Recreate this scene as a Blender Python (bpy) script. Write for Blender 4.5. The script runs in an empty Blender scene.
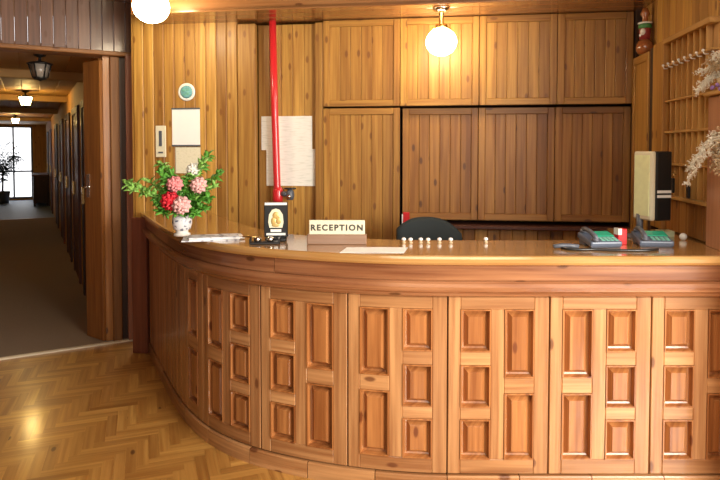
import bpy, bmesh, math, random
from mathutils import Vector, Matrix
random.seed(7)
SC = bpy.context.scene
COL = SC.collection

# ---------------------------------------------------------------- camera
cam = bpy.data.cameras.new('camera'); co = bpy.data.objects.new('camera', cam); COL.objects.link(co)
co.location = (0, 0, 1.6); co.rotation_euler = (math.radians(88), 0, 0)
cam.sensor_width = 36; cam.lens = 30; cam.shift_y = -0.0958; cam.clip_start = .05; cam.clip_end = 200
SC.camera = co
# ---------------------------------------------------------------- world, assumed daylight and fills, exposure
W = bpy.data.worlds.new('world'); SC.world = W; W.use_nodes = True
bgn = W.node_tree.nodes['Background']; bgn.inputs[0].default_value = (.96, .97, 1, 1); bgn.inputs[1].default_value = 1.3
def area(name, loc, target, sx, sy, power, color):
    l = bpy.data.lights.new(name, 'AREA'); l.shape = 'RECTANGLE'; l.size = sx; l.size_y = sy; l.energy = power; l.color = color
    o = bpy.data.objects.new(name, l); COL.objects.link(o); o.location = loc
    o.rotation_euler = (Vector(target) - Vector(loc)).to_track_quat('-Z', 'Y').to_euler(); return o
area('assumed_side_daylight', (3.2, -.5, 1.7), (1.0, 2.8, .7), 2.4, 2.0, 215, (1, .94, .84))  # unseen area light added for assumed daylight from the right, no window built there
area('rear_fill_light', (.2, -3.2, 2.0), (.8, 4.0, 1.4), 2.4, 1.4, 30, (1, .95, .86))  # added unseen fill from behind the camera, lifts the rack and monitor
area('overhead_fill_light', (.5, 1.5, 2.78), (.5, 1.7, 0), 1.7, 1.7, 26, (1, .9, .72))  # unseen overhead fill, added to brighten the worktop and panel edges
SC.view_settings.view_transform = 'Standard'; SC.view_settings.look = 'None'
SC.view_settings.gamma = 1; SC.view_settings.use_curve_mapping = False
SC.view_settings.exposure = 0.87
GLOBE_E = 26.0; LANTERN_E = 60.0

# ---------------------------------------------------------------- node materials
def newmat(name):
    m = bpy.data.materials.new(name); m.use_nodes = True
    nt = m.node_tree; b = nt.nodes['Principled BSDF']; return m, nt, b
def N(nt, t, **kw):
    n = nt.nodes.new(t)
    for k, v in kw.items(): setattr(n, k, v)
    return n
def L(nt, a, b): nt.links.new(a, b)
def mixc(nt, fac, a, b, mode='MIX'):
    n = N(nt, 'ShaderNodeMix', data_type='RGBA', blend_type=mode)
    for sock, v in ((n.inputs[0], fac), (n.inputs[6], a), (n.inputs[7], b)):
        if hasattr(v, 'is_linked'): L(nt, v, sock)
        elif isinstance(v, (int, float)): sock.default_value = v
        else: sock.default_value = (*v, 1)
    return n.outputs[2]
def ramp(nt, src, p0, p1):
    r = N(nt, 'ShaderNodeMapRange', clamp=True); L(nt, src, r.inputs[0]); r.inputs[1].default_value = p0; r.inputs[2].default_value = p1
    return r.outputs[0]
def wood(name, light, dark, knot=(.10, .035, .012), var=.35, rough=.38, coat=.25, knots=.72, fine=1.0):
    m, nt, b = newmat(name)
    uv = N(nt, 'ShaderNodeUVMap', uv_map='grain')
    def mapped(sx, sy):
        mp = N(nt, 'ShaderNodeMapping'); mp.inputs['Scale'].default_value = (sx, sy, 1); L(nt, uv.outputs[0], mp.inputs[0]); return mp.outputs[0]
    n1 = N(nt, 'ShaderNodeTexNoise'); n1.inputs['Scale'].default_value = 1; n1.inputs['Detail'].default_value = 4; L(nt, mapped(52, 1.8), n1.inputs[0])
    n2 = N(nt, 'ShaderNodeTexNoise'); n2.inputs['Scale'].default_value = 1; n2.inputs['Detail'].default_value = 2; n2.inputs['Distortion'].default_value = .6; L(nt, mapped(15, .7), n2.inputs[0])
    mx = N(nt, 'ShaderNodeMath', operation='MULTIPLY_ADD'); L(nt, n1.outputs[0], mx.inputs[0]); mx.inputs[1].default_value = .55 * fine
    m2 = N(nt, 'ShaderNodeMath', operation='MULTIPLY'); L(nt, n2.outputs[0], m2.inputs[0]); m2.inputs[1].default_value = 1 - .55 * fine; L(nt, m2.outputs[0], mx.inputs[2])
    g = ramp(nt, mx.outputs[0], .37, .63)
    c = mixc(nt, g, light, dark)
    geo = N(nt, 'ShaderNodeNewGeometry')
    rv = N(nt, 'ShaderNodeMapRange'); L(nt, geo.outputs['Random Per Island'], rv.inputs[0]); rv.inputs[3].default_value = 1 - var; rv.inputs[4].default_value = 1 + var * .55
    cmb = N(nt, 'ShaderNodeCombineColor'); L(nt, rv.outputs[0], cmb.inputs[0])
    sq = N(nt, 'ShaderNodeMath', operation='POWER'); L(nt, rv.outputs[0], sq.inputs[0]); sq.inputs[1].default_value = 1.25; L(nt, sq.outputs[0], cmb.inputs[1])
    sq2 = N(nt, 'ShaderNodeMath', operation='POWER'); L(nt, rv.outputs[0], sq2.inputs[0]); sq2.inputs[1].default_value = 1.4; L(nt, sq2.outputs[0], cmb.inputs[2])
    c = mixc(nt, 1.0, c, cmb.outputs[0], 'MULTIPLY')
    vo = N(nt, 'ShaderNodeTexVoronoi', voronoi_dimensions='2D'); vo.inputs['Scale'].default_value = 1; L(nt, mapped(13, 5.5), vo.inputs[0])
    near = N(nt, 'ShaderNodeMapRange', interpolation_type='SMOOTHSTEP'); L(nt, vo.outputs['Distance'], near.inputs[0])
    near.inputs[1].default_value = .09; near.inputs[2].default_value = .2; near.inputs[3].default_value = 1; near.inputs[4].default_value = 0
    sep = N(nt, 'ShaderNodeSeparateColor'); L(nt, vo.outputs['Color'], sep.inputs[0])
    gt = N(nt, 'ShaderNodeMath', operation='GREATER_THAN'); L(nt, sep.outputs[0], gt.inputs[0]); gt.inputs[1].default_value = knots
    km = N(nt, 'ShaderNodeMath', operation='MULTIPLY'); L(nt, near.outputs[0], km.inputs[0]); L(nt, gt.outputs[0], km.inputs[1])
    k2 = N(nt, 'ShaderNodeMath', operation='MULTIPLY'); L(nt, km.outputs[0], k2.inputs[0]); k2.inputs[1].default_value = .85
    c = mixc(nt, k2.outputs[0], c, knot)
    L(nt, c, b.inputs['Base Color'])
    b.inputs['Roughness'].default_value = rough; b.inputs['Coat Weight'].default_value = coat; b.inputs['Coat Roughness'].default_value = .14
    bp = N(nt, 'ShaderNodeBump'); bp.inputs['Strength'].default_value = .12; bp.inputs['Distance'].default_value = .004
    L(nt, n1.outputs[0], bp.inputs['Height']); L(nt, bp.outputs[0], b.inputs['Normal'])
    return m
def plain(name, col, rough=.5, metal=0, noise=.12, scale=60, coat=0, emit=None, strength=0):
    m, nt, b = newmat(name)
    tc = N(nt, 'ShaderNodeTexCoord'); n = N(nt, 'ShaderNodeTexNoise'); n.inputs['Scale'].default_value = scale; n.inputs['Detail'].default_value = 3
    L(nt, tc.outputs['Object'], n.inputs[0])
    dk = tuple(c * (1 - noise) for c in col); lt = tuple(min(1, c * (1 + noise)) for c in col)
    L(nt, mixc(nt, n.outputs[0], dk, lt), b.inputs['Base Color'])
    b.inputs['Roughness'].default_value = rough; b.inputs['Metallic'].default_value = metal; b.inputs['Coat Weight'].default_value = coat
    if emit: b.inputs['Emission Color'].default_value = (*emit, 1); b.inputs['Emission Strength'].default_value = strength
    return m
def glassmat(name, col=(1, 1, 1), rough=.02):
    m, nt, b = newmat(name); tr = N(nt, 'ShaderNodeBsdfTransparent'); gl = N(nt, 'ShaderNodeBsdfGlossy'); gl.inputs['Roughness'].default_value = rough; mx = N(nt, 'ShaderNodeMixShader'); mx.inputs[0].default_value = .06
    tr.inputs[0].default_value = (*col, 1); L(nt, tr.outputs[0], mx.inputs[1]); L(nt, gl.outputs[0], mx.inputs[2]); L(nt, mx.outputs[0], nt.nodes['Material Output'].inputs['Surface']); return m
def printed(name, paper, ink, sx, sy, lo, hi):
    """paper with faint rows of print too small to read"""
    m, nt, b = newmat(name); uv = N(nt, 'ShaderNodeUVMap', uv_map='grain')
    mp = N(nt, 'ShaderNodeMapping'); mp.inputs['Scale'].default_value = (sx, sy, 1); L(nt, uv.outputs[0], mp.inputs[0])
    n = N(nt, 'ShaderNodeTexNoise'); n.inputs['Scale'].default_value = 1; n.inputs['Detail'].default_value = 1; L(nt, mp.outputs[0], n.inputs[0])
    L(nt, mixc(nt, ramp(nt, n.outputs[0], lo, hi), paper, ink), b.inputs['Base Color']); b.inputs['Roughness'].default_value = .7; return m

M = {}
M['pine'] = wood('pine_yellow', (.57, .32, .07), (.31, .135, .022), rough=.5, coat=.06, knots=.72, knot=(.20, .075, .015))
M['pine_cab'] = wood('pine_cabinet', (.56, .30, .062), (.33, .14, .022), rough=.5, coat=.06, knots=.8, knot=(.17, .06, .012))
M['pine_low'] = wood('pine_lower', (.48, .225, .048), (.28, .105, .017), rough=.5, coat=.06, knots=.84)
M['counter'] = wood('pine_counter', (.57, .30, .125), (.31, .13, .046), knot=(.13, .04, .015), rough=.32, coat=.4, var=.22, knots=.94)
M['field'] = wood('pine_panel_field', (.56, .245, .08), (.29, .10, .028), knot=(.13, .03, .01), rough=.3, coat=.4, var=.3, knots=.88)
M['fascia'] = wood('fascia_wood', (.43, .20, .09), (.22, .08, .034), rough=.25, coat=.6, var=.2, knots=.88)
M['worktop'] = wood('worktop_varnished', (.52, .30, .105), (.37, .175, .05), knots=.92, rough=.16, coat=1, var=.1)
M['lintel'] = wood('lintel_redwood', (.17, .083, .05), (.095, .042, .025), knots=.8, var=.3)
M['trim'] = wood('trim_reddish', (.30, .135, .038), (.19, .075, .018), knots=.95, rough=.6, coat=0)
M['brown'] = wood('door_brown', (.42, .17, .034), (.25, .09, .018), knots=.97, rough=.5, coat=.1)
M['darkwood'] = wood('dark_wood', (.055, .024, .013), (.028, .012, .007), knots=.97, rough=.6, coat=.05)
M['redwood'] = wood('door_red_brown', (.13, .036, .018), (.07, .02, .01), knots=.97, rough=.6, coat=.05)
M['soffit'] = wood('soffit_varnished', (.44, .22, .085), (.30, .125, .04), knots=.93, rough=.22, coat=.8, var=.3)
M['ceil'] = wood('ceiling_wood', (.26, .12, .05), (.17, .07, .028), knots=.93, rough=.3)
M['corr'] = wood('corridor_wall_wood', (.52, .27, .065), (.34, .16, .035), knots=.9, rough=.7, coat=0)
M['rack'] = wood('rack_wood', (.62, .36, .11), (.42, .21, .055), knots=.95, var=.2)
M['pinkwood'] = wood('end_panel_wood', (.52, .26, .14), (.38, .17, .085), knots=.97)
M['parquet'] = wood('parquet_oak', (.60, .32, .08), (.38, .17, .036), knots=.985, coat=.55, fine=.8, rough=.3, var=.25)
M['carpet'] = plain('carpet_brown', (.27, .205, .145), .95, noise=.35, scale=220)
M['bluecarpet'] = plain('carpet_blue_grey', (.20, .28, .38), .5, noise=.3, scale=150)
M['plaster'] = plain('corridor_plaster', (.46, .26, .075), .6, noise=.1, scale=8)
M['chrome'] = plain('chrome', (.75, .72, .68), .15, 1, noise=.03)
M['brass'] = plain('brass', (.72, .5, .2), .25, 1, noise=.05)
M['iron'] = plain('black_iron', (.03, .028, .025), .4, .6)
M['globe'] = plain('lit_opal_glass', (.95, .92, .82), .25, emit=(1, .83, .55), strength=GLOBE_E)
M['lampglass'] = plain('lit_lantern_glass', (.9, .85, .7), .3, emit=(1, .66, .22), strength=LANTERN_E)
M['dullglass'] = plain('unlit_lantern_glass', (.30, .26, .22), .25)
M['glass'] = glassmat('window_glass')
M['red'] = plain('red_paint', (.62, .022, .028), .3, noise=.06, coat=.4)
M['paper'] = plain('white_paper', (.9, .9, .88), .7, noise=.02, scale=20)
M['cream'] = plain('cream_plastic', (.74, .70, .52), .45, noise=.04)
M['sheet'] = printed('schedule_sheet', (.84, .83, .76), (.70, .70, .62), 14, 90, .5, .75)
M['list'] = printed('cream_notice', (.78, .74, .56), (.66, .62, .44), 60, 70, .5, .8)
M['cover'] = printed('brochure_cover', (.72, .74, .78), (.35, .36, .42), 22, 30, .52, .62)
M['black'] = plain('black_plastic', (.012, .013, .014), .35)
M['blackcloth'] = plain('black_fabric', (.018, .025, .027), .85, noise=.3, scale=300)
M['ink'] = plain('sign_ink', (.05, .045, .04), .5)
M['grey'] = plain('grey_plastic', (.09, .10, .125), .4)
M['bluegrey'] = plain('blue_grey_plastic', (.10, .125, .18), .35)
M['teal'] = plain('teal_display', (.03, .36, .22), .25, noise=.3, scale=150)
M['mint'] = plain('mint_label', (.16, .42, .33), .5, noise=.1)
M['white'] = plain('white_gloss', (.85, .84, .80), .25, noise=.03)
M['porcelain'] = None
M['leaf'] = plain('leaf_green', (.10, .33, .035), .5, noise=.5, scale=40)
M['leaf2'] = plain('leaf_light_green', (.26, .52, .10), .5, noise=.4, scale=40)
M['stem'] = plain('stem_green', (.08, .2, .04), .6)
M['redpetal'] = plain('red_petals', (.72, .02, .04), .55, noise=.25, scale=80)
M['pinkpetal'] = plain('pink_petals', (.95, .33, .34), .55, noise=.2, scale=80)
M['palepetal'] = plain('pale_pink_petals', (.95, .50, .48), .55, noise=.2, scale=80)
M['whitepetal'] = plain('white_petals', (.85, .85, .76), .55, noise=.1, scale=80)
M['dried'] = plain('dried_white', (.92, .87, .77), .8, noise=.15, scale=60)
M['straw'] = plain('dried_straw', (.55, .42, .26), .8, noise=.25, scale=60)
M['purple'] = plain('dried_purple', (.28, .16, .42), .8)
M['plaque'] = plain('plaque_blue_green', (.16, .40, .42), .4, noise=.6, scale=60)
M['gold'] = plain('gold_emblem', (.66, .46, .16), .35, .3, noise=.25, scale=120)
M['screen'] = plain('pale_green_screen', (.80, .86, .52), .5, noise=.12, scale=30)
M['orange'] = plain('terracotta_glaze', (.33, .11, .035), .2, coat=.5)
M['greenglaze'] = plain('green_glaze', (.05, .22, .06), .25)
M['darkleaf'] = plain('dark_palm_leaf', (.02, .045, .03), .6, noise=.4)
M['greenpaper'] = plain('pale_green_paper', (.5, .56, .36), .7)
def porcelain():
    m, nt, b = newmat('patterned_porcelain'); tc = N(nt, 'ShaderNodeTexCoord')
    v = N(nt, 'ShaderNodeTexVoronoi', feature='DISTANCE_TO_EDGE'); v.inputs['Scale'].default_value = 38; L(nt, tc.outputs['Object'], v.inputs[0])
    n = N(nt, 'ShaderNodeTexNoise'); n.inputs['Scale'].default_value = 45; L(nt, tc.outputs['Object'], n.inputs[0])
    mu = N(nt, 'ShaderNodeMath', operation='MULTIPLY'); L(nt, v.outputs[0], mu.inputs[0]); L(nt, n.outputs[0], mu.inputs[1])
    L(nt, mixc(nt, ramp(nt, mu.outputs[0], .08, .17), (.80, .82, .86), (.06, .08, .16)), b.inputs['Base Color']); b.inputs['Roughness'].default_value = .15; return m
M['porcelain'] = porcelain()

# ---------------------------------------------------------------- mesh helpers
def chain(o):
    m = Matrix.Identity(4)
    while o: m = o.matrix_basis @ m; o = o.parent
    return m
class MB:
    def __init__(self): self.bm = bmesh.new(); self.uv = self.bm.loops.layers.uv.new('grain')
    def take(self, tmp, axis=2, fn=None, recalc=True, smooth=False):
        r1, r2 = random.uniform(0, 40), random.uniform(0, 40)
        o1, o2 = [i for i in range(3) if i != axis]
        if recalc and not fn: bmesh.ops.recalc_face_normals(tmp, faces=tmp.faces[:])
        mp = {}
        for v in tmp.verts: mp[v] = self.bm.verts.new(fn(v.co) if fn else v.co)
        new = []
        for f in tmp.faces:
            try: nf = self.bm.faces.new([mp[v] for v in f.verts])
            except ValueError: continue
            nf.smooth = smooth; new.append(nf)
            for lp, v in zip(nf.loops, f.verts): lp[self.uv].uv = (v.co[o1] + v.co[o2] + r1, v.co[axis] + r2)
        if fn and recalc: bmesh.ops.recalc_face_normals(self.bm, faces=new)
        tmp.free(); return self
    def box(self, x0, x1, y0, y1, z0, z1, axis=2, bev=0, fn=None, seg=1, cuts=None, mat=None):
        x0, x1 = sorted((x0, x1)); y0, y1 = sorted((y0, y1)); z0, z1 = sorted((z0, z1))
        t = bmesh.new(); bmesh.ops.create_cube(t, size=1)
        for v in t.verts: v.co = Vector(((x0, x1)[v.co.x > 0], (y0, y1)[v.co.y > 0], (z0, z1)[v.co.z > 0]))
        if bev: bmesh.ops.bevel(t, geom=t.edges[:], offset=bev, segments=seg, profile=.5, affect='EDGES')
        if cuts:
            n = cuts
            for i in range(1, n):
                x = x0 + (x1 - x0) * i / n
                bmesh.ops.bisect_plane(t, geom=t.verts[:] + t.edges[:] + t.faces[:], plane_co=(x, 0, 0), plane_no=(1, 0, 0))
        if mat is not None:
            f0 = fn; fn = (lambda c: mat @ (f0(c) if f0 else c))
        return self.take(t, axis, fn)
    def rings(self, rings, axis=2, close_ends=True, cyc=True, fn=None, smooth=True):
        t = bmesh.new(); R = [[t.verts.new(p) for p in r] for r in rings]; n = len(R[0])
        for a, b in zip(R, R[1:]):
            for i in range(n if cyc else n - 1):
                j = (i + 1) % n; t.faces.new((a[i], a[j], b[j], b[i]))
        if close_ends:
            t.faces.new(R[0][::-1]); t.faces.new(R[-1])
        return self.take(t, axis, fn, smooth=smooth)
    def lathe(self, prof, c=(0, 0, 0), n=24, sx=1, sy=1, mat=None):
        rings = []
        for r, z in prof:
            r = max(r, .0004)
            rings.append([Vector((c[0] + sx * r * math.cos(2 * math.pi * i / n), c[1] + sy * r * math.sin(2 * math.pi * i / n), c[2] + z)) for i in range(n)])
        return self.rings(rings, fn=(lambda q: mat @ q) if mat is not None else None)
    def tube(self, pts, r, n=8, r1=None):
        pts = [Vector(p) for p in pts]; rings = []; k = len(pts)
        up = Vector((.13, .21, .97))
        for i, p in enumerate(pts):
            d = (pts[min(i + 1, k - 1)] - pts[max(i - 1, 0)]).normalized()
            a = d.cross(up if abs(d.dot(up)) < .95 else Vector((1, 0, 0))).normalized(); b = d.cross(a)
            rr = r if r1 is None else r + (r1 - r) * i / (k - 1)
            rings.append([p + rr * (a * math.cos(2 * math.pi * j / n) + b * math.sin(2 * math.pi * j / n)) for j in range(n)])
        return self.rings(rings)
    def ball(self, c, r, sx=1, sy=1, sz=1, n=16):
        t = bmesh.new(); bmesh.ops.create_uvsphere(t, u_segments=n, v_segments=max(6, n // 2), radius=r)
        for v in t.verts: v.co = Vector((c[0] + v.co.x * sx, c[1] + v.co.y * sy, c[2] + v.co.z * sz))
        return self.take(t, smooth=True)
    def leaf(self, p, d, up, ln, wd):
        """a bent leaf with thickness"""
        d = d.normalized(); s = d.cross(up); s = s.normalized() if s.length > .01 else Vector((1, 0, 0)); u = s.cross(d)
        t = bmesh.new(); rows = []
        for f, w, h in ((0, .12, 0), (.3, .85, .12), (.65, .8, .1), (1, .05, -.12)):
            q = p + d * ln * f + u * ln * h
            rows.append([t.verts.new(q - s * wd * w / 2 + u * wd * .12), t.verts.new(q - u * .001), t.verts.new(q + s * wd * w / 2 + u * wd * .12), t.verts.new(q + u * .0015)])
        for a, b in zip(rows, rows[1:]):
            for i in range(4): t.faces.new((a[i], a[(i + 1) % 4], b[(i + 1) % 4], b[i]))
        t.faces.new(rows[0][::-1]); t.faces.new(rows[-1])
        return self.take(t, smooth=True)
    def build(self, name, mat, parent=None, world=False, base=None):
        me = bpy.data.meshes.new(name); 
        ob = bpy.data.objects.new(name, me); COL.objects.link(ob)
        if parent is not None:
            ob.parent = parent
            if world: self.bm.transform(chain(parent).inverted())
        else:
            if base is None:
                vs = [v.co for v in self.bm.verts]
                base = Vector(((min(v.x for v in vs) + max(v.x for v in vs)) / 2, (min(v.y for v in vs) + max(v.y for v in vs)) / 2, min(v.z for v in vs)))
            base = Vector(base); self.bm.transform(Matrix.Translation(-base)); ob.location = base
        self.bm.to_mesh(me); self.bm.free()
        for m in (mat if isinstance(mat, (list, tuple)) else [mat]): me.materials.append(m)
        return ob
def tag(o, label, cat, group=None):
    o['label'] = label; o['category'] = cat
    if group: o['group'] = group
    return o
def thing(name, label, cat, loc=(0, 0, 0), rot=0, group=None):
    o = bpy.data.objects.new(name, None); COL.objects.link(o); o.empty_display_size = .1
    o.location = loc; o.rotation_euler = (0, 0, rot); o.matrix_basis = Matrix.Translation(Vector(loc)) @ Matrix.Rotation(rot, 4, 'Z')
    return tag(o, label, cat, group)
def struct(name, mb, mat, parent=None, world=False):
    o = mb.build(name, mat, parent, world)
    if parent is None: o['kind'] = 'structure'
    return o
def dup(root, loc=None, label=None):
    r = root.copy(); COL.objects.link(r)
    if loc is not None: r.location = loc
    if label: r['label'] = label
    for ch in list(root.children):
        c = ch.copy(); COL.objects.link(c); c.parent = r
        for g in list(ch.children):
            d = g.copy(); COL.objects.link(d); d.parent = c
    return r

# frames: H = hall walls (x along the back wall, -y towards the room); K = corridor (y along the corridor)
H8 = math.radians(-8); HM = Matrix.Translation((0, 4.5, 0)) @ Matrix.Rotation(H8, 4, 'Z')
K29 = math.radians(29); KM = Matrix.Translation((-1.913, 5.003, 0)) @ Matrix.Rotation(K29, 4, 'Z')
def hp(a, b, z=0): return HM @ Vector((a, b, z))
def kp(a, b, z=0): return KM @ Vector((a, b, z))

def boards(mb, x0, x1, y0, y1, z0, z1, w, mat=None, bev=.004, axis=2):
    n = max(1, round((x1 - x0) / w)); w = (x1 - x0) / n
    for i in range(n): mb.box(x0 + i * w, x0 + (i + 1) * w - .0015, y0, y1, z0, z1, axis=axis, bev=bev, mat=mat)

# ---------------------------------------------------------------- floor
mb = MB()
PW, PL = .056, .28; rot = math.radians(20)
for k in range(-120, 200):
    for j in range(-22, 24):
        ox, oy = k * PW + j * PL, k * PW - j * PL
        for (x, y, w, h, ax) in ((ox, oy, PL, PW, 0), (ox, oy + PW, PW, PL, 1)):
            cx, cy = x + w / 2, y + h / 2
            X = cx * math.cos(rot) - cy * math.sin(rot); Y = cx * math.sin(rot) + cy * math.cos(rot) + 2.5
            if not (-3.6 < X < 2.2 and -1.2 < Y < 5.2): continue
            if (Vector((X, Y, 0)) - Vector((0, 2.9, 0))).dot(Vector((0, 1, 0))) > .6 and X > -.9: continue
            t = bmesh.new(); g = .0007
            vs = [t.verts.new(p) for p in ((x + g, y + g, 0), (x + w - g, y + g, 0), (x + w - g, y + h - g, 0), (x + g, y + h - g, 0))]
            t.faces.new(vs)
            mb.take(t, ax, fn=lambda c: Vector((c.x * math.cos(rot) - c.y * math.sin(rot), c.x * math.sin(rot) + c.y * math.cos(rot) + 2.5, 0)), recalc=False)
mb.box(-5, 5, -4.2, 5.6, -.05, -.002, axis=0)
struct('floor', mb, M['parquet'])
mb = MB(); mb.box(-2.35, .12, .0, 10.6, .001, .009, mat=KM); struct('floor_corridor', mb, M['carpet'])
mb = MB(); mb.box(-2.35, .12, 10.63, 17, .001, .009, mat=KM); struct('floor_corridor_end', mb, M['bluecarpet'])
mb = MB(); mb.box(-2.35, .02, -.035, .01, 0, .014, axis=0, bev=.004, mat=KM); struct('trim_1', mb, plain('threshold_strip', (.75, .66, .5), .3, noise=.05))
mb = MB(); mb.box(-2.35, .02, 10.59, 10.64, .001, .014, axis=0, mat=KM); struct('trim_2', mb, plain('threshold_strip_far', (.45, .42, .36), .3, noise=.05))

# ---------------------------------------------------------------- shell
CZ = 2.82
mb = MB(); boards(mb, -5, 6, -8.2, .6, CZ, CZ + .04, .12, mat=HM, axis=1); struct('ceiling', mb, M['ceil'])
# back wall: plain structural plane behind the boarding, plus boarding of the two left bays
mb = MB(); mb.box(-1.81, 2.2, .36, .42, 0, CZ, mat=HM)
boards(mb, -1.795, -.945, -.02, .005, 0, CZ - .01, .085, mat=HM, bev=.007)
mb.box(-.94, -.80, -.032, .03, 0, 2.56, bev=.006, mat=HM)
mb.box(-1.81, -1.797, -.015, .36, 0, CZ - .01, mat=HM)
boards(mb, -.80, -.345, .045, .07, 0, 2.56, .095, mat=HM)
mb.box(-.345, -.285, .0, .07, 0, 2.56, bev=.005, mat=HM)
struct('wall_back', mb, M['pine'])
# soffit over the cabinets
mb = MB()
for i in range(3): mb.box(-1.60, 1.99, -.40 + .135 * i, -.40 + .135 * (i + 1) - .004, 2.575, 2.60, axis=0, bev=.005, mat=HM)
mb.box(-1.60, 1.99, -.40, -.375, 2.57, CZ, axis=0, bev=.004, mat=HM)
mb.box(-1.60, 1.99, .004, .36, 2.575, 2.60, axis=0, mat=HM)
struct('trim_3', mb, M['soffit'])
# right wall
mb = MB(); n = 0
for i in range(20): mb.box(1.99, 2.02, .36 - .11 * (i + 1), .36 - .11 * i - .0015, 0, CZ, bev=.004, mat=HM)
struct('wall_right', mb, M['pine_cab'])
mb = MB(); mb.box(1.945, 2.0, -.02, .3, 0, CZ, mat=HM); struct('recess_shade', mb, M['darkwood'])  # dark board stands in for the shade of the corner recess
mb = MB()
for i in range(62): mb.box(-4.3, -4.27, .6 - .14 * (i + 1), .6 - .14 * i - .0015, 0, CZ, bev=.004, mat=HM)
struct('wall_lobby_left', mb, M['lintel'])
mb = MB(); boards(mb, -4.3, 5.2, -7.98, -7.94, 0, CZ, .14, mat=HM)
struct('wall_rear', mb, M['lintel'])
mb = MB(); mb.box(5.2, 5.24, -7.98, -1.4, 0, CZ, mat=HM); mb.box(2.02, 5.2, -1.44, -1.4, 0, CZ, mat=HM)
struct('wall_lobby_right', mb, M['pine_cab'])
# corridor opening: lintel, posts
mb = MB(); boards(mb, -3.2, .06, .0, .03, 2.40, CZ, .088, mat=KM)
boards(mb, -3.2, -2.35, .0, .03, 0, 2.395, .088, mat=KM)
struct('wall_left', mb, M['lintel'])
mb = MB(); mb.box(-3.2, .02, -.03, .03, 2.37, 2.405, axis=0, bev=.006, mat=KM); mb.box(-3.2, .02, .03, .18, 2.37, 2.39, axis=0, mat=KM); struct('trim_5', mb, M['trim'])
mb = MB(); mb.box(-.036, .03, -.03, .06, 0, 2.40, bev=.006, mat=KM); struct('trim_6', mb, wood('post_reddish', (.46, .23, .155), (.34, .14, .09), knots=.97, rough=.25, coat=.6))
mb = MB(); mb.box(-.148, -.078, .02, .09, 0, 2.37, bev=.006, mat=KM); struct('trim_7', mb, M['trim'])
mb = MB(); mb.box(-.078, -.03, .05, .12, 0, 2.37, mat=KM); struct('trim_8', mb, M['darkwood'])
mb = MB(); mb.box(-.20, -.148, .055, .12, 0, 2.37, mat=KM); mb.box(-.19, .1, .12, .16, 0, 2.37, mat=KM); struct('trim_9', mb, M['brown'])
# corridor walls, ceiling, end
mb = MB(); boards(mb, -2.4, .2, .18, 17, 2.42, 2.46, .2, mat=KM, axis=1)
for s in (1.7, 4.9, 8.2, 12): mb.box(-2.35, -.2, s, s + .14, 2.33, 2.42, axis=0, bev=.008, mat=KM)
struct('ceiling_corridor', mb, M['plaster'])
mb = MB(); mb.box(-.21, -.05, .30, 16.6, 0, 2.42, axis=2, mat=KM); struct('wall_corridor_right', mb, M['corr'])
mb = MB(); mb.box(-2.45, -2.35, -.02, 17, 0, 2.42, axis=2, mat=KM); struct('wall_corridor_left', mb, M['corr'])
mb = MB()
mb.box(-2.4, -2.2, 16.6, 16.75, 0, 2.42, mat=KM); mb.box(-.60, -.05, 16.6, 16.75, 0, 2.42, mat=KM)
mb.box(-2.2, -.60, 16.6, 16.75, 2.36, 2.42, mat=KM); mb.box(-2.2, -.60, 16.6, 16.75, 0, .06, mat=KM); struct('wall_corridor_end', mb, M['corr'])
mb = MB()
for x in (-2.2, -1.68, -1.16, -.65): mb.box(x, x + .05, 16.62, 16.7, .06, 2.36, mat=KM)
for z in (.06, .9, 2.31): mb.box(-2.2, -.60, 16.62, 16.7, z, z + .05, axis=0, mat=KM)
w1 = struct('window_1', mb, M['bluegrey'])
mb = MB(); mb.box(-2.2, -.60, 16.655, 16.663, .06, 2.36, mat=KM); mb.build('pane', M['glass'], w1, True)
# doors along the corridor
def cdoor(i, s, w, mat):
    mb = MB(); mb.box(-.235, -.205, s, s + .09, 0, 2.12, mat=KM); mb.box(-.235, -.205, s + w - .09, s + w, 0, 2.12, mat=KM); mb.box(-.235, -.205, s, s + w, 2.05, 2.13, axis=1, mat=KM)
    d = struct('door_%d' % i, mb, mat)
    mb = MB(); mb.box(-.222, -.205, s + .09, s + w - .09, 0.01, 2.05, mat=KM); mb.build('door_leaf', M['redwood'], d, True)
    mb = MB(); mb.box(-.25, -.222, s + w - .2, s + w - .16, 1.02, 1.2, bev=.003, mat=KM); mb.build('handle', M['brass'], d, True)
for i, (s, m) in enumerate(((.95, 'darkwood'), (2.5, 'redwood'), (4.1, 'darkwood'), (6.0, 'redwood'), (8.3, 'darkwood'), (11.5, 'redwood'), (14, 'darkwood'))):
    cdoor(i + 2, s, 1.0, M[m])
# folded door leaf in the opening
q0, q1 = Vector((-.192, .07, 0)), Vector((-.30, .30, 0)); dv = q1 - q0
LM = KM @ Matrix.Translation(q0) @ Matrix.Rotation(math.atan2(dv.y, dv.x), 4, 'Z')
mb = MB(); mb.box(0, dv.length, -.0, .035, .01, 2.34, bev=.005, mat=LM); d1 = struct('door_1', mb, M['brown'])
mb = MB(); mb.box(.17, .215, .035, .043, 1.20, 1.40, bev=.003, mat=LM); hd = mb.build('handle_plate', M['chrome'], d1, True)
mb = MB(); mb.tube([LM @ Vector((.19, .043, 1.29)), LM @ Vector((.19, .08, 1.29)), LM @ Vector((.14, .085, 1.29))], .008); mb.build('lever', M['chrome'], hd, True)

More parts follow.
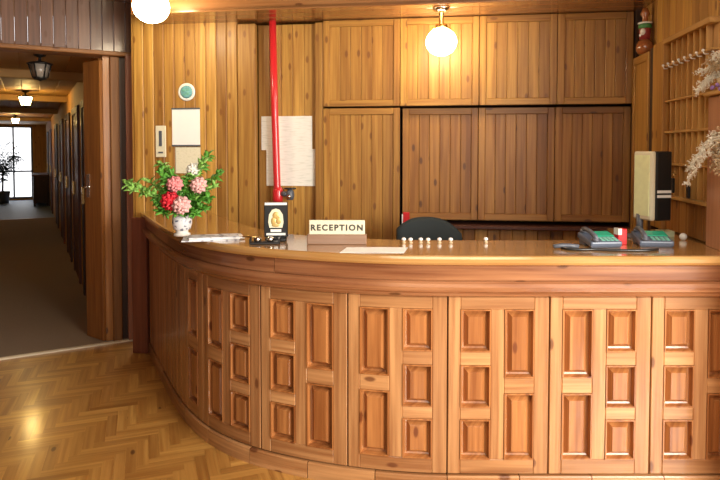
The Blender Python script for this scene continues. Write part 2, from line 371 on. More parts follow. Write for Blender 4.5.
# ---------------------------------------------------------------- reception counter
ctrl = [(1.95, 2.755), (1.6, 2.755), (1.2, 2.755), (.8, 2.755), (.45, 2.757), (.2, 2.772), (-.067, 2.825), (-.315, 2.905), (-.563, 3.02), (-.78, 3.185), (-.97, 3.41), (-1.155, 3.71), (-1.385, 4.15), (-1.64, 4.65), (-1.91, 5.2), (-2.15, 5.65)]
def catmull(P, n=16):
    P = [Vector(p) for p in P]; out = []
    for i in range(1, len(P) - 2):
        a, b, c, d = P[i - 1:i + 3]
        for k in range(n):
            t = k / n; out.append(.5 * ((2 * b) + (c - a) * t + (2 * a - 5 * b + 4 * c - d) * t * t + (3 * b - a - 3 * c + d) * t ** 3))
    return out
pl = catmull(ctrl)
for _ in range(60): pl = [pl[0]] + [(pl[i - 1] + 2 * pl[i] + pl[i + 1]) / 4 for i in range(1, len(pl) - 1)] + [pl[-1]]
S = [0]
for a, b in zip(pl, pl[1:]): S.append(S[-1] + (b - a).length)
def curve(s):
    if s <= 0: return pl[0] + (pl[1] - pl[0]).normalized() * s, (pl[1] - pl[0]).normalized()
    for i in range(len(S) - 1):
        if s <= S[i + 1] or i == len(S) - 2:
            f = (s - S[i]) / (S[i + 1] - S[i]); p = pl[i].lerp(pl[i + 1], f)
            def tan(j): j0, j1 = max(j - 1, 0), min(j + 1, len(pl) - 1); return (pl[j1] - pl[j0]).normalized()
            return p, tan(i).lerp(tan(i + 1), f).normalized()
def cm(c):  # (u, w, z) -> world
    p, t = curve(c.x); n = Vector((-t.y, t.x)); q = p + n * c.y; return Vector((q.x, q.y, c.z))
S0 = 1.6 - 1.352          # arc position of the seam between the two rightmost doors
DW = .4725
SEND = S[-1]
def s_of(y):               # arc position where the curve reaches this depth
    return next(S[i] for i in range(len(pl)) if pl[i].y >= y)
SL = s_of(4.665)
counter = thing('reception_counter', 'long curved pine reception counter with raised panels and glossy wooden top', 'reception counter', (0, 2.95, 0))
def sweep(mb, prof, u0, u1, n, axis=0):
    rings = [[Vector((u0 + (u1 - u0) * i / n, w, z)) for w, z in prof] for i in range(n + 1)]
    t = bmesh.new(); R = [[t.verts.new(p) for p in r] for r in rings]; k = len(prof)
    for a, b in zip(R, R[1:]):
        for i in range(k): t.faces.new((a[i], a[(i + 1) % k], b[(i + 1) % k], b[i]))
    t.faces.new(R[0][::-1]); t.faces.new(R[-1]); mb.take(t, axis, cm)
SR = 1.6 - 1.752
SJ = s_of(2.94)
mb = MB()
topprof = [(-.42, 1.082), (.045, 1.075), (.057, 1.08), (.062, 1.09), (.062, 1.106), (.056, 1.116), (.045, 1.12), (-.42, 1.12)]
sweep(mb, topprof, SR, SL, 90)
mb.build('worktop', M['worktop'], counter, True)
mb = MB()
rt = [(1.50, -1.42), (1.983, -1.42), (1.983, -.60), (1.62, -.60)]
mb.rings([[hp(a, b, z) for a, b in rt] for z in (1.082, 1.118)], axis=1, smooth=False); mb.build('side_ledge', M['worktop'], counter, True)
mb = MB()
fp = [(-.02, 1.0), (.022, .998), (.026, 1.004), (.026, 1.068), (.034, 1.074), (-.02, 1.076)]
sweep(mb, fp, SR, SJ - .0015, 50); sweep(mb, fp, SJ + .0015, SL, 50)
mb.build('fascia', M['fascia'], counter, True)
mb = MB()
sweep(mb, [(-.02, .925), (.018, .925), (.03, .932), (.036, .945), (.048, .955), (.052, .975), (.045, .99), (.03, .998), (-.02, .999)], SR, SL, 90)
mb.build('moulding', M['fascia'], counter, True)
mb = MB(); nb = 13
for i in range(nb):
    a = SR + (SL - SR) * i / nb; b = SR + (SL - SR) * (i + 1) / nb
    sweep(mb, [(-.03, 0), (.012, 0), (.012, .074), (.008, .08), (-.03, .08)], a, b - .004, 8)
mb.build('plinth', M['counter'], counter, True)
mb = MB(); sweep(mb, [(-.06, .0), (-.032, .0), (-.032, 1.08), (-.06, 1.08)], SR, SL, 80); mb.build('carcass', M['darkwood'], counter, True)
mb = MB(); sweep(mb, [(-.38, .0), (-.36, .0), (-.36, 1.08), (-.38, 1.08)], SR, SL - .3, 60); mb.build('inner_panel', M['pine_low'], counter, True)
mb = MB(); mb.box(-.3, 1.6, 3.14, 3.52, .72, .75, axis=0, bev=.004); mb.box(-.3, -.27, 3.18, 3.5, 0, .72); mb.box(1.57, 1.6, 3.2, 3.5, 0, .72)
mb.build('inner_desk', M['pine_low'], counter, True)
mb = MB(); mb.box(-1.80, -1.675, -.075, -.022, 0, 1.07, bev=.006, mat=HM); mb.build('end_shade_post', wood('end_shade_red', (.26, .085, .045), (.16, .045, .025), knots=.97), counter, True)  # added post, its dark red paints in the shadow and reflection at this end
Z0, Z1 = .086, .92
ROWS = {2: [(.155, .467), (.541, .862)], 3: [(.155, .343), (.401, .599), (.663, .862)]}
def front_panel(s_left, kinds, cols=((.06, .2), (.264, .402)), width=DW):
    """s_left: arc position of the left edge; l runs to the right"""
    f = lambda c: cm(Vector((s_left - c.x, c.y, c.z)))
    mb = MB(); g = .003; xs = [g, cols[0][0], cols[0][1], cols[-1][0], cols[-1][1], width - g]
    W0, W1 = -.03, 0
    for j, (a, b) in enumerate(((xs[0], xs[1]), (xs[2], xs[3]), (xs[4], xs[5]))):
        if b <= a: continue
        if j == 1: 
            mb.box(a, b, W0, W1, Z0 + .069, Z1 - .058, axis=2, bev=.003, fn=f, cuts=2)
        else: mb.box(a, b, W0, W1, Z0, Z1, axis=2, bev=.003, fn=f, cuts=2)
    mb.box(xs[1], xs[4], W0, W1, Z0, .155, axis=0, bev=.003, fn=f, cuts=8); mb.box(xs[1], xs[4], W0, W1, .862, Z1, axis=0, bev=.003, fn=f, cuts=8)
    for (c0, c1), k in zip(cols, kinds):
        r = ROWS[k]
        for (a0, a1), (b0, b1) in zip(r, r[1:]): mb.box(c0, c1, W0, W1, a1, b0, axis=0, bev=.003, fn=f, cuts=4)
    fr = mb.build('front_panel', M['counter'], counter, True)
    for (c0, c1), k in zip(cols, kinds):
        for (z0, z1) in ROWS[k]:
            m2 = MB(); t = bmesh.new()
            def ring(i, w): return [t.verts.new(p) for p in ((c0 + i, w, z0 + i), (c1 - i, w, z0 + i), (c1 - i, w, z1 - i), (c0 + i, w, z1 - i))]
            R = [ring(0, -.029), ring(0, .004), ring(.006, .004), ring(.011, -.021), ring(.019, -.024), ring(.036, -.003), ring(.040, -.003)]
            for a, b in zip(R, R[1:]):
                for i in range(4): t.faces.new((a[i], a[(i + 1) % 4], b[(i + 1) % 4], b[i]))
            t.faces.new(R[-1]); t.faces.new(R[0][::-1])
            m2.take(t, 2, f); m2.build('raised_panel', M['field'], fr, True)
front_panel(S0, (3, 2), cols=((.06, .2), (.264, .36)), width=.395)
for i, k in enumerate(((2, 3), (3, 2), (2, 3), (3, 2), (2, 3))): front_panel(S0 + DW * (i + 1), k)
front_panel(S0 + DW * 5 + .27, (2,), cols=((.06, .2),), width=.27)
mb = MB(); a = S0 + DW * 5 + .272
nbd = max(3, round((SL - a) / .095)); w = (SL - a) / nbd
f = lambda c: cm(c)
for i in range(nbd): mb.box(a + i * w, a + (i + 1) * w - .003, -.03, 0, Z0, Z1, axis=2, bev=.004, fn=f)
mb.build('board_panel', M['counter'], counter, True)

# ---------------------------------------------------------------- wall cabinets
def cab_door(root, x0, x1, z0, z1, y, mat, fw=.05, bw=.075):
    mb = MB(); y1 = y + .022; g = .002
    mb.box(x0 + g, x0 + fw, y, y1, z0 + g, z1 - g, bev=.003); mb.box(x1 - fw, x1 - g, y, y1, z0 + g, z1 - g, bev=.003)
    mb.box(x0 + fw, x1 - fw, y, y1, z0 + g, z0 + fw, axis=0, bev=.003); mb.box(x0 + fw, x1 - fw, y, y1, z1 - fw, z1 - g, axis=0, bev=.003)
    d = mb.build('door', mat, root)
    mb = MB(); boards(mb, x0 + fw, x1 - fw, y + .007, y + .018, z0 + fw, z1 - fw, bw, bev=.003); mb.build('boarding', mat, d)
def cabinet(label, a0, a1, z0, z1, y, depth, mat, base=None):
    r = thing('wall_cabinet', label, 'cabinet', hp(a0, 0, z0), H8, 'boarded wall cabinets behind the counter')
    w = a1 - a0; h = z1 - z0
    mb = MB(); mb.box(.003, w - .003, y + .024, y + depth, 0.001, h - .001); mb.build('body', M['darkwood'], r)
    cab_door(r, 0, w, 0, h, y, mat); return r
A = [-.283, .299, .874, 1.422, 1.937]
cabinet('yellow pine upper wall cabinet nearest the red pipe', A[0], A[1], 1.925, 2.572, 0, .33, M['pine_cab'])
cabinet('yellow pine upper wall cabinet directly behind the lit globe lamp', A[1], A[2], 1.925, 2.572, 0, .33, M['pine_cab'])
cabinet('yellow pine upper wall cabinet between the one behind the globe and the corner one', A[2], A[3], 1.925, 2.572, 0, .33, M['pine_cab'])
cabinet('yellow pine upper wall cabinet in the corner beside the key rack', A[3], A[4], 1.925, 2.572, 0, .33, M['pine_cab'])
cabinet('tall lighter pine lower cabinet behind the reception sign, flush with the upper row', A[0], A[1], .06, 1.915, 0, .33, M['pine_cab'])
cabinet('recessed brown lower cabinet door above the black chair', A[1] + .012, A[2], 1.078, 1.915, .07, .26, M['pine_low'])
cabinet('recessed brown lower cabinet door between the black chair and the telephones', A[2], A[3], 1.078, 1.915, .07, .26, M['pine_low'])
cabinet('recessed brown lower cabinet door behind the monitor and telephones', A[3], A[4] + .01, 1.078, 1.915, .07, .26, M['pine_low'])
b = thing('base_cabinet', 'low brown boarded base cabinet under the recessed doors, mostly behind the counter', 'cabinet', hp(A[1] + .012, 0, 0), H8)
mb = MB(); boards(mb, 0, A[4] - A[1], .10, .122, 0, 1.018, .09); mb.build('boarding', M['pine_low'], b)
mb = MB(); mb.box(0, A[4] - A[1], .0, .33, 1.02, 1.045, axis=0, bev=.004); mb.build('top_board', M['redwood'], b)

# ---------------------------------------------------------------- key rack on the right wall
rack = thing('key_rack', 'tall wooden key rack with rows of small pigeonholes on the side wall', 'key rack', hp(1.988, -.6, 1.118), H8)
def R(b0, b1, z0, z1, x0, x1, axis=2, bev=.003, mbx=None):  # x measured out of the wall, b along it
    mbx.box(-x1, -x0, b0 + .6, b1 + .6, z0 - 1.118, z1 - 1.118, axis=axis, bev=bev)
mb = MB(); R(-1.235, -.60, 1.12, 2.24, 0, .012, mbx=mb); mb.build('back_board', M['rack'], rack)
mb = MB(); R(-.60, -.425, 1.12, 2.26, 0, .06, mbx=mb); mb.build('post', M['pine_cab'], rack)
mb = MB(); R(-1.24, -.60, 2.235, 2.265, 0, .062, axis=1, mbx=mb); mb.build('top_rail', M['rack'], rack)
mb = MB(); R(-1.24, -.60, 1.315, 1.335, 0, .058, axis=1, mbx=mb); mb.build('bottom_rail', M['rack'], rack)
for z in (1.51, 1.70, 1.885, 2.10):
    mb = MB(); R(-1.238, -.60, z, z + .012, .012, .046, axis=1, mbx=mb, bev=.002); mb.build('shelf', M['rack'], rack)
for i in range(1, 8):
    bq = -.60 - .638 * i / 8; mb = MB(); R(bq - .005, bq + .005, 1.335, 2.235, .012, .042, mbx=mb, bev=.0015); mb.build('divider', M['rack'], rack)
mb = MB()
for i in range(6): R(-.60 - .106 * (i + 1), -.60 - .106 * i - .002, 1.125, 1.31, .012, .03, mbx=mb)
mb.build('lower_boarding', M['pine_low'], rack)
for i in range(8):
    bq = -.60 - .638 * (i + .5) / 8; mb = MB(); p = Vector((-.046, bq + .6, 2.085 - 1.118))
    mb.tube([p, p + Vector((-.02, 0, 0)), p + Vector((-.026, 0, .015))], .0035, 6); mb.ball(p + Vector((-.026, 0, .018)), .008, n=8); mb.build('hook', M['white'], rack)
ep = thing('end_cupboard', 'reddish narrow cupboard end beside the key rack with dried flowers on top', 'cupboard', hp(1.988, -1.24, 1.118), H8)
mb = MB(); mb.box(-.06, 0, -.32, -.002, .0, .745, bev=.004); mb.build('side_board', M['pinkwood'], ep)
mb = MB(); mb.box(-.085, 0, -.34, 0, .747, .768, axis=1, bev=.004); mb.build('top_board', M['rack'], ep)
pn = thing('tall_cupboard', 'tall slim pine cupboard panel in the corner beside the key rack', 'cupboard', hp(1.98, -.06, 0), H8)
mb = MB(); mb.box(-.05, -.01, -.295, .03, 0, 2.235, bev=.004); mb.build('door', M['pine_cab'], pn)
mb = MB(); mb.box(-.058, -.05, -.295, -.25, 0, 2.235, bev=.003); mb.box(-.058, -.05, -.015, .03, 0, 2.235, bev=.003); mb.box(-.058, -.05, -.25, -.015, 2.18, 2.235, axis=1, bev=.003); mb.build('frame', M['pine_cab'], pn)
mb = MB(); mb.box(-.046, -.002, -.363, -.297, 0, 2.25); mb.build('gap_shade', M['darkwood'], pn)  # dark strip standing in for the shaded gap beside the rack post
# keys hanging in the rack
for i, (bb, z, lab) in enumerate(((-.80, 1.40, 'dark key fob hanging low in the key rack, further from the dried plumes'), (-1.02, 1.385, 'dark key fob hanging low in the key rack just below the dried plumes'))):
    k = thing('key_fob', lab, 'key fob', hp(1.988 - .062, bb, z), H8, 'key fobs')
    mb = MB(); mb.box(-.006, .006, -.018, .018, -.045, .04, bev=.004, mat=None); mb.build('fob', M['black'], k)
    mb = MB(); mb.tube([(0, .012 * math.cos(t * .63), .05 + .012 * math.sin(t * .63)) for t in range(11)], .002, 6); mb.build('ring', M['brass'], k)
    mb = MB(); mb.tube([(.018, 0, .062), (0, 0, .062), (-.004, 0, .07)], .003, 6); mb.build('peg', M['brass'], k)

# ---------------------------------------------------------------- lamps
def globe_lamp(label, x, y, zc, zceil, r):
    t = thing('globe_lamp', label, 'ceiling lamp', (x, y, zceil), 0, 'opal globe ceiling lamps'); d = zc - zceil
    mb = MB(); mb.lathe([(0, 0), (.058, 0), (.06, -.012), (.05, -.03), (.03, -.036), (0, -.037)]); mb.build('canopy', M['chrome'], t)
    mb = MB(); mb.lathe([(0, -.036), (.017, -.036), (.017, d + r + .022), (.04, d + r + .018), (.045, d + r - .012), (0, d + r - .012)]); mb.build('neck', M['brass'], t)
    mb = MB(); n = 14; mb.lathe([(r * math.sin(math.pi * i / n) * (1.05), d + .94 * r * math.cos(math.pi * i / n)) for i in range(n + 1)], n=32); mb.build('globe', M['globe'], t)
    for k in range(3):
        a = k * 2.1 + .5; m3 = MB(); m3.tube([(.045 * math.cos(a), .045 * math.sin(a), d + r), (.058 * math.cos(a), .058 * math.sin(a), d + r)], .005, 6); m3.ball((.06 * math.cos(a), .06 * math.sin(a), d + r), .008, n=8); m3.build('thumb_screw', M['brass'], t)
globe_lamp('lit opal globe lamp hanging over the counter in front of the upper cabinets', .556, 4.13, 2.338, 2.575, .10)
globe_lamp('lit opal globe lamp above the left end of the counter, near the corridor opening', -1.38, 4.0, 2.545, CZ, .112)
def lantern(label, a, b, lit, z0=2.42):
    p = kp(a, b, z0); t = thing('lantern', label, 'lantern', p, K29, 'corridor ceiling lanterns')
    mb = MB(); mb.lathe([(0, 0), (.05, 0), (.045, -.02), (.012, -.03), (.012, -.06), (.09, -.075), (.105, -.085), (.1, -.09), (0, -.09)], n=6); mb.build('cap', M['iron'], t)
    mb = MB(); mb.lathe([(0, -.09), (.08, -.092), (.05, -.2), (0, -.2)], n=6); mb.build('lamp_glass', M['lampglass'] if lit else M['dullglass'], t)
    mb = MB()
    for k in range(6):
        q = k * math.pi / 3; c, s = math.cos(q), math.sin(q); mb.tube([(.088 * c, .088 * s, -.088), (.056 * c, .056 * s, -.205)], .006, 5)
    mb.lathe([(0, -.2), (.058, -.2), (.05, -.215), (.015, -.225), (0, -.235)], n=6); mb.build('cage', M['iron'], t)
lantern('unlit dark iron lantern nearest the corridor opening', -.645, .52, False, 2.42)
lantern('lit corridor lantern in the middle of the row', -.76, 4.2, True)
lantern('lit corridor lantern nearest the far window', -.98, 10.8, True)

# ---------------------------------------------------------------- things on the back wall
def wallbox(name, label, cat, a0, a1, z0, z1, mat, y=-.022, th=.003, axis=2, group=None, bev=0, rz=0):
    mb = MB(); ca, cz = (a0 + a1) / 2, (z0 + z1) / 2
    Mx = HM @ Matrix.Translation((ca, 0, cz)) @ Matrix.Rotation(rz, 4, 'Y') @ Matrix.Translation((-ca, 0, -cz))
    mb.box(a0, a1, y - th, y, z0, z1, axis=axis, bev=bev, mat=Mx); return tag(mb.build(name, mat), label, cat, group)
pp = thing('notice_board', 'white rectangular notice with dark edges pinned below the round plaque', 'notice', hp(-1.36, -.02, 1.64), H8)
mb = MB(); mb.box(-.113, .113, -.008, -.001, 0, .275, bev=.001); mb.build('sheet', M['paper'], pp)
mb = MB(); mb.box(-.116, .116, -.012, -.001, .275, .287, axis=0); mb.build('clamp_rail', M['grey'], pp)
mb = MB(); mb.box(-.116, .116, -.012, -.001, -.012, 0, axis=0); mb.build('clamp_rail', M['grey'], pp)
wallbox('cream_notice', 'cream paper notice hanging under the white one, behind the flowers', 'notice', -1.448, -1.245, 1.42, 1.622, M['list'])
tp = thing('thermometer', 'narrow white wall thermometer plate beside the white notice', 'thermometer', hp(-1.567, -.02, 1.545), H8)
mb = MB(); mb.box(-.042, .042, -.012, -.001, 0, .245, bev=.003); mb.build('plate', M['cream'], tp)
mb = MB(); mb.box(-.013, .013, -.016, -.011, .085, .205, bev=.002); mb.build('tube', M['grey'], tp)
mb = MB(); mb.box(-.02, .02, -.0135, -.011, .03, .042); mb.build('bar', M['grey'], tp)
pq = thing('round_plaque', 'small round white plaque with blue-green emblem above the notices', 'plaque', hp(-1.352, -.02, 2.049), H8)
RX = Matrix.Rotation(math.radians(90), 4, 'X')
mb = MB(); mb.lathe([(0, .001), (.068, .001), (.07, .006), (.062, .012), (.054, .010), (0, .010)], n=32, mat=RX); mb.build('rim', M['white'], pq)
mb = MB(); mb.lathe([(0, .010), (.05, .010), (.04, .014), (0, .0145)], n=32, mat=RX)
mb.build('emblem', M['plaque'], pq)
mb = MB()
for (x, z, w, h) in ((-.018, .012, .018, .012), (.012, .016, .02, .008), (.014, -.012, .014, .012), (-.012, -.02, .02, .007)): mb.ball((x, -.0145, z), 1, w, .003, h, n=10)
mb.build('motif', M['mint'], pq)
wallbox('schedule_sheet', 'upper printed white sheet behind the red pipe', 'paper', -.775, -.375, 1.60, 1.86, M['sheet'], y=.042, group='printed sheets')
wallbox('schedule_sheet', 'lower printed white sheet behind the red pipe, overlapping the upper one', 'paper', -.735, -.335, 1.325, 1.608, M['sheet'], y=.037, group='printed sheets')
# red pipe with valve
pr = thing('fire_pipe', 'bright red vertical pipe with a valve running from ceiling behind counter', 'pipe', hp(-.625, -.035, 0), H8)
mb = MB(); mb.tube([(-.035, 0, 2.572), (-.022, 0, 1.9), (-.005, 0, 1.31), (0, 0, 0)], .027, 14); mb.build('pipe', M['red'], pr)
mb = MB(); mb.lathe([(0, 1.20), (.036, 1.20), (.04, 1.23), (.04, 1.29), (.032, 1.315), (0, 1.315)], n=16); mb.build('coupling', M['red'], pr)
mb = MB(); mb.tube([(.03, -.01, 1.27), (.085, -.02, 1.265)], .02, 10); mb.lathe([(0, -.03), (.025, -.03), (.033, -.005), (.03, .03), (.015, .05), (0, .055)], c=(.1, -.02, 1.255), n=14); v = mb.build('valve', M['grey'], pr)
mb = MB(); mb.tube([(.1 + .042 * math.cos(t * .524), -.02 + .03 * math.sin(t * .524), 1.31) for t in range(13)], .006, 6)
for k in range(3): q = k * 1.047; mb.tube([(.1 + .04 * math.cos(q), -.02 + .03 * math.sin(q), 1.31), (.1 - .04 * math.cos(q), -.02 - .03 * math.sin(q), 1.31)], .005, 6)
mb.build('hand_wheel', M['iron'], v)
mb = MB(); mb.ball((.1, -.055, 1.25), .017, n=10); mb.build('outlet', M['chrome'], v)
# painted ornament on top of the corner cupboard
ob = thing('painted_vase', 'small painted vase in orange, red, green and white atop the corner cupboard', 'vase', hp(1.94, -.22, 2.236), H8)
mb = MB(); mb.lathe([(0, 0), (.035, 0), (.05, .02), (.056, .045), (.048, .075), (.032, .095), (0, .1)]); mb.build('body', M['orange'], ob)
mb = MB(); mb.lathe([(0, .095), (.032, .095), (.036, .14), (.036, .185), (.028, .20), (0, .2)]); mb.build('collar', plain('dark_red_glaze', (.28, .03, .03), .3), ob)
mb = MB(); mb.ball((-.02, -.025, .145), .018, sz=1.3, n=10); mb.ball((-.028, -.008, .125), .012, n=8); mb.build('white_motif', M['white'], ob)
mb = MB(); mb.lathe([(.03, .165), (.039, .17), (.041, .19), (.03, .2)]); mb.build('green_band', M['greenglaze'], ob)
mb = MB(); mb.lathe([(0, .2), (.02, .2), (.016, .24), (.03, .265), (.018, .3), (0, .31)]); mb.build('neck', M['orange'], ob)
mb = MB(); mb.lathe([(0, .2), (.045, .2), (.045, .208), (0, .21)]); mb.build('white_ring', M['white'], ob)

# ---------------------------------------------------------------- things on the counter
TZ = 1.12
# flower vase
fv = thing('flower_vase', 'patterned porcelain vase of pink and red flowers on the counter', 'flower vase', (-1.0, 3.36, TZ))
mb = MB(); mb.lathe([(0, .025), (.03, .025), (.048, .04), (.056, .075), (.052, .11), (.04, .135), (.046, .155), (.042, .155), (.036, .135), (0, .12)], n=28); mb.build('vase', M['porcelain'], fv)
mb = MB(); mb.lathe([(0, 0), (.046, 0), (.046, .012), (.034, .018), (.034, .027), (0, .028)], n=28); mb.build('foot', M['white'], fv)
PX = 3.36 / 600
def fpos(x, y, dy=0): return Vector(((x - 360) * PX + 1.0, dy, (150 - y) * PX + 1.6 - TZ))
fl = [('redpetal', 175, 199, -.10, .052, 'red bloom'), ('pinkpetal', 178, 183, -.07, .045, 'pink bloom'), ('palepetal', 201, 184, -.06, .046, 'pale pink bloom'), ('palepetal', 187, 203, -.12, .05, 'pale pink bloom'), ('whitepetal', 194, 169, -.02, .038, 'white bloom')]
def bloom(mb, c, r, d):
    d = d.normalized(); s = d.cross(Vector((0, 0, 1))).normalized(); u = s.cross(d)
    mb.ball(c, r * .42, n=10)
    for ring, (n, tilt, ln) in enumerate(((5, .35, .75), (7, .75, .9), (9, 1.2, 1.0), (10, 1.6, 1.0))):
        for i in range(n):
            a = 2 * math.pi * (i + ring * .4) / n; o = s * math.cos(a) + u * math.sin(a)
            dd = d * math.cos(tilt) + o * math.sin(tilt)
            mb.leaf(c - d * r * .25 + o * r * .1, dd, d if tilt > .6 else -o, r * ln * 1.0, r * 1.05)
ms = MB(); mfol = MB(); mfol2 = MB()
for k, x, y, dy, r, lab in fl:
    c = fpos(x, y, dy); mb = MB(); bloom(mb, c, r, Vector((c.x * .6, -1, .35))); b = mb.build('bloom', M[k], fv); b['label'] = lab
    ms.tube([(0, 0, .12), (c.x * .4, dy * .3, .2), c + Vector((0, .02, -.01))], .004, 6)
def spray(p1, n, ln, wd, dest, bend=.5, start=(0, 0, .14)):
    p0 = Vector(start); p1 = Vector(p1); mid = p0.lerp(p1, .5) + Vector((0, 0, .05 * bend))
    pts = [p0 * (1 - t) ** 2 + mid * 2 * t * (1 - t) + p1 * t * t for t in [i / 8 for i in range(9)]]
    ms.tube(pts, .003, 5, .0012)
    for i in range(n):
        t = .25 + .75 * (i + 1) / n; q = p0 * (1 - t) ** 2 + mid * 2 * t * (1 - t) + p1 * t * t
        d = (p1 - p0).normalized(); side = Vector((random.uniform(-1, 1), random.uniform(-1, 1), random.uniform(-.6, 1)))
        dest.leaf(q, d * .5 + side.normalized(), Vector((random.uniform(-.4, .4), -.7, .7)), ln * random.uniform(.7, 1.2), wd * random.uniform(.8, 1.2))
for (x, y, dy, dest, n) in ((127, 184, -.02, mfol2, 34), (133, 190, -.04, mfol2, 18), (146, 182, .03, mfol2, 18), (160, 164, .02, mfol2, 26), (163, 172, -.05, mfol, 24), (207, 156, .03, mfol, 26), (204, 163, -.02, mfol2, 22), (219, 175, .02, mfol, 26), (217, 186, -.04, mfol2, 20),
                           (212, 198, -.06, mfol, 26), (206, 209, -.07, mfol, 26), (160, 203, -.06, mfol, 26), (166, 212, -.08, mfol, 22), (172, 174, -.02, mfol, 20), (190, 178, -.03, mfol, 28), (187, 192, -.02, mfol, 30), (195, 196, -.05, mfol, 28), (200, 214, -.09, mfol, 22), (168, 192, -.03, mfol, 24), (181, 213, -.1, mfol, 14), (165, 182, .0, mfol2, 18)):
    spray(fpos(x, y, dy), int(n * 1.5), .05, .026, dest)
ms.build('stems', M['stem'], fv); mfol.build('foliage', M['leaf'], fv); mfol2.build('light_foliage', M['leaf2'], fv)
# brochures
def flat(name, label, cat, cx, cy, w, d, h, rz, mat, z=TZ, group=None, bev=0):
    mb = MB(); mb.box(-w / 2, w / 2, -d / 2, d / 2, 0, h, axis=0, bev=bev)
    o = mb.build(name, mat, None, base=(0, 0, 0)); o.location = (cx, cy, z); o.rotation_euler = (0, 0, rz); return tag(o, label, cat, group)
flat('brochure', 'lowest pale brochure of the small stack beside the flower vase', 'brochure', -.80, 3.22, .30, .16, .006, .20, M['cover'], group='brochures')
flat('brochure', 'middle white brochure of the small stack beside the flower vase', 'brochure', -.78, 3.235, .29, .15, .006, .34, M['paper'], TZ + .0062, 'brochures')
flat('brochure', 'topmost pale blue-grey brochure of the stack beside the flower vase', 'brochure', -.79, 3.23, .26, .13, .005, .27, M['cover'], TZ + .0124, 'brochures')
# black emblem stand and tray
es = thing('emblem_stand', 'upright black display stand with cream and gold emblem on the counter', 'display stand', (-.445, 3.17, TZ), math.radians(4))
mb = MB(); mb.box(-.062, .062, -.012, .012, .018, .205, bev=.004); mb.build('panel', M['black'], es)
mb = MB(); mb.box(-.055, .055, -.045, .045, 0, .02, bev=.005); mb.build('base', M['black'], es)
for (w, za, zb) in ((.058, .19, .203), (.05, .03, .042), (.028, .048, .062)):
    mb = MB(); mb.box(-w, w, -.0145, -.0115, za, zb); mb.build('white_strip', M['white'], es)
mb = MB()
outl = [(-.034, .07), (-.04, .10), (-.036, .14), (-.02, .165), (0, .172), (.02, .165), (.036, .14), (.04, .10), (.034, .07)]
mb.rings([[Vector((x, y, z)) for x, z in outl] for y in (-.0115, -.015)], smooth=False); mb.build('emblem_shield', M['cream'], es)
mb = MB()
for (x, z, w, h) in ((0, .135, .018, .02), (-.012, .105, .014, .022), (.014, .108, .014, .02), (0, .083, .022, .009)): mb.ball((x, -.0155, z), 1, w, .0035, h, n=12)
mb.build('emblem_figure', M['gold'], es)
pt = thing('pen_tray', 'low black tray with gold trim in front of the emblem stand', 'tray', (-.495, 3.06, TZ), math.radians(6))
mb = MB(); mb.box(-.07, .085, -.03, .03, 0, .012, bev=.004); mb.box(-.07, -.06, -.03, .03, .01, .03, bev=.002); mb.box(.075, .085, -.03, .03, .01, .03, bev=.002); mb.build('tray', M['black'], pt)
mb = MB(); mb.lathe([(0, .012), (.018, .012), (.02, .03), (.012, .036), (0, .036)], c=(-.03, 0, 0), n=16); mb.build('inkwell', M['chrome'], pt)
mb = MB(); mb.lathe([(0, .012), (.018, .012), (.02, .03), (.012, .036), (0, .036)], c=(.035, 0, 0), n=16); mb.build('inkwell', M['chrome'], pt)
mb = MB(); mb.tube([(-.11, .02, .034), (-.03, .005, .034)], .005, 8); p = tag(mb.build('pen', M['brass'], None), 'gold pen lying across the black tray', 'pen'); p.location = p.location + Vector((-.495, 3.06, TZ))
# RECEPTION sign
rs = thing('reception_sign', 'cream nameplate lettered reception on a wooden block on the counter', 'sign', (-.118, 3.06, TZ), math.radians(-1))
mb = MB(); mb.box(-.152, .152, -.028, .028, 0, .05, axis=0, bev=.004); mb.build('base', wood('sign_base', (.38, .25, .175), (.28, .17, .11), knots=.97), rs)
mb = MB(); mb.box(-.143, .143, -.006, .006, .048, .122, bev=.003); mb.build('plate', M['cream'], rs)
tcu = bpy.data.curves.new('lettering', 'FONT'); tcu.body = 'RECEPTION'; tcu.size = .042; tcu.extrude = .0008; tcu.align_x = 'CENTER'; tcu.space_character = 1.28; tcu.offset = .0014
to = bpy.data.objects.new('lettering_source', tcu); COL.objects.link(to)
dg = bpy.context.evaluated_depsgraph_get(); me = bpy.data.meshes.new_from_object(to.evaluated_get(dg)); bpy.data.objects.remove(to)
me.transform(Matrix.Translation((0, -.0072, .07)) @ RX); lt = bpy.data.objects.new('lettering', me); COL.objects.link(lt); lt.parent = rs; me.materials.append(M['ink'])
# loose paper
mb = MB(); prof = []
for i in range(9):
    x = -.15 + .3 * i / 8; prof.append((x, .002 + .0015 * math.sin(i / 8 * math.pi)))
mb.rings([[Vector((x + sh, y, z)) for x, z in prof] + [Vector((x + sh, y, z - .0016)) for x, z in prof[::-1]] for y, sh in ((-.075, -.01), (.075, .02))], axis=1, smooth=False)
o = mb.build('paper_sheet', M['paper'], None, base=(0, 0, 0)); o.location = (.065, 2.86, TZ); tag(o, 'loose white sheet of paper on the counter edge in front of the sign', 'paper')
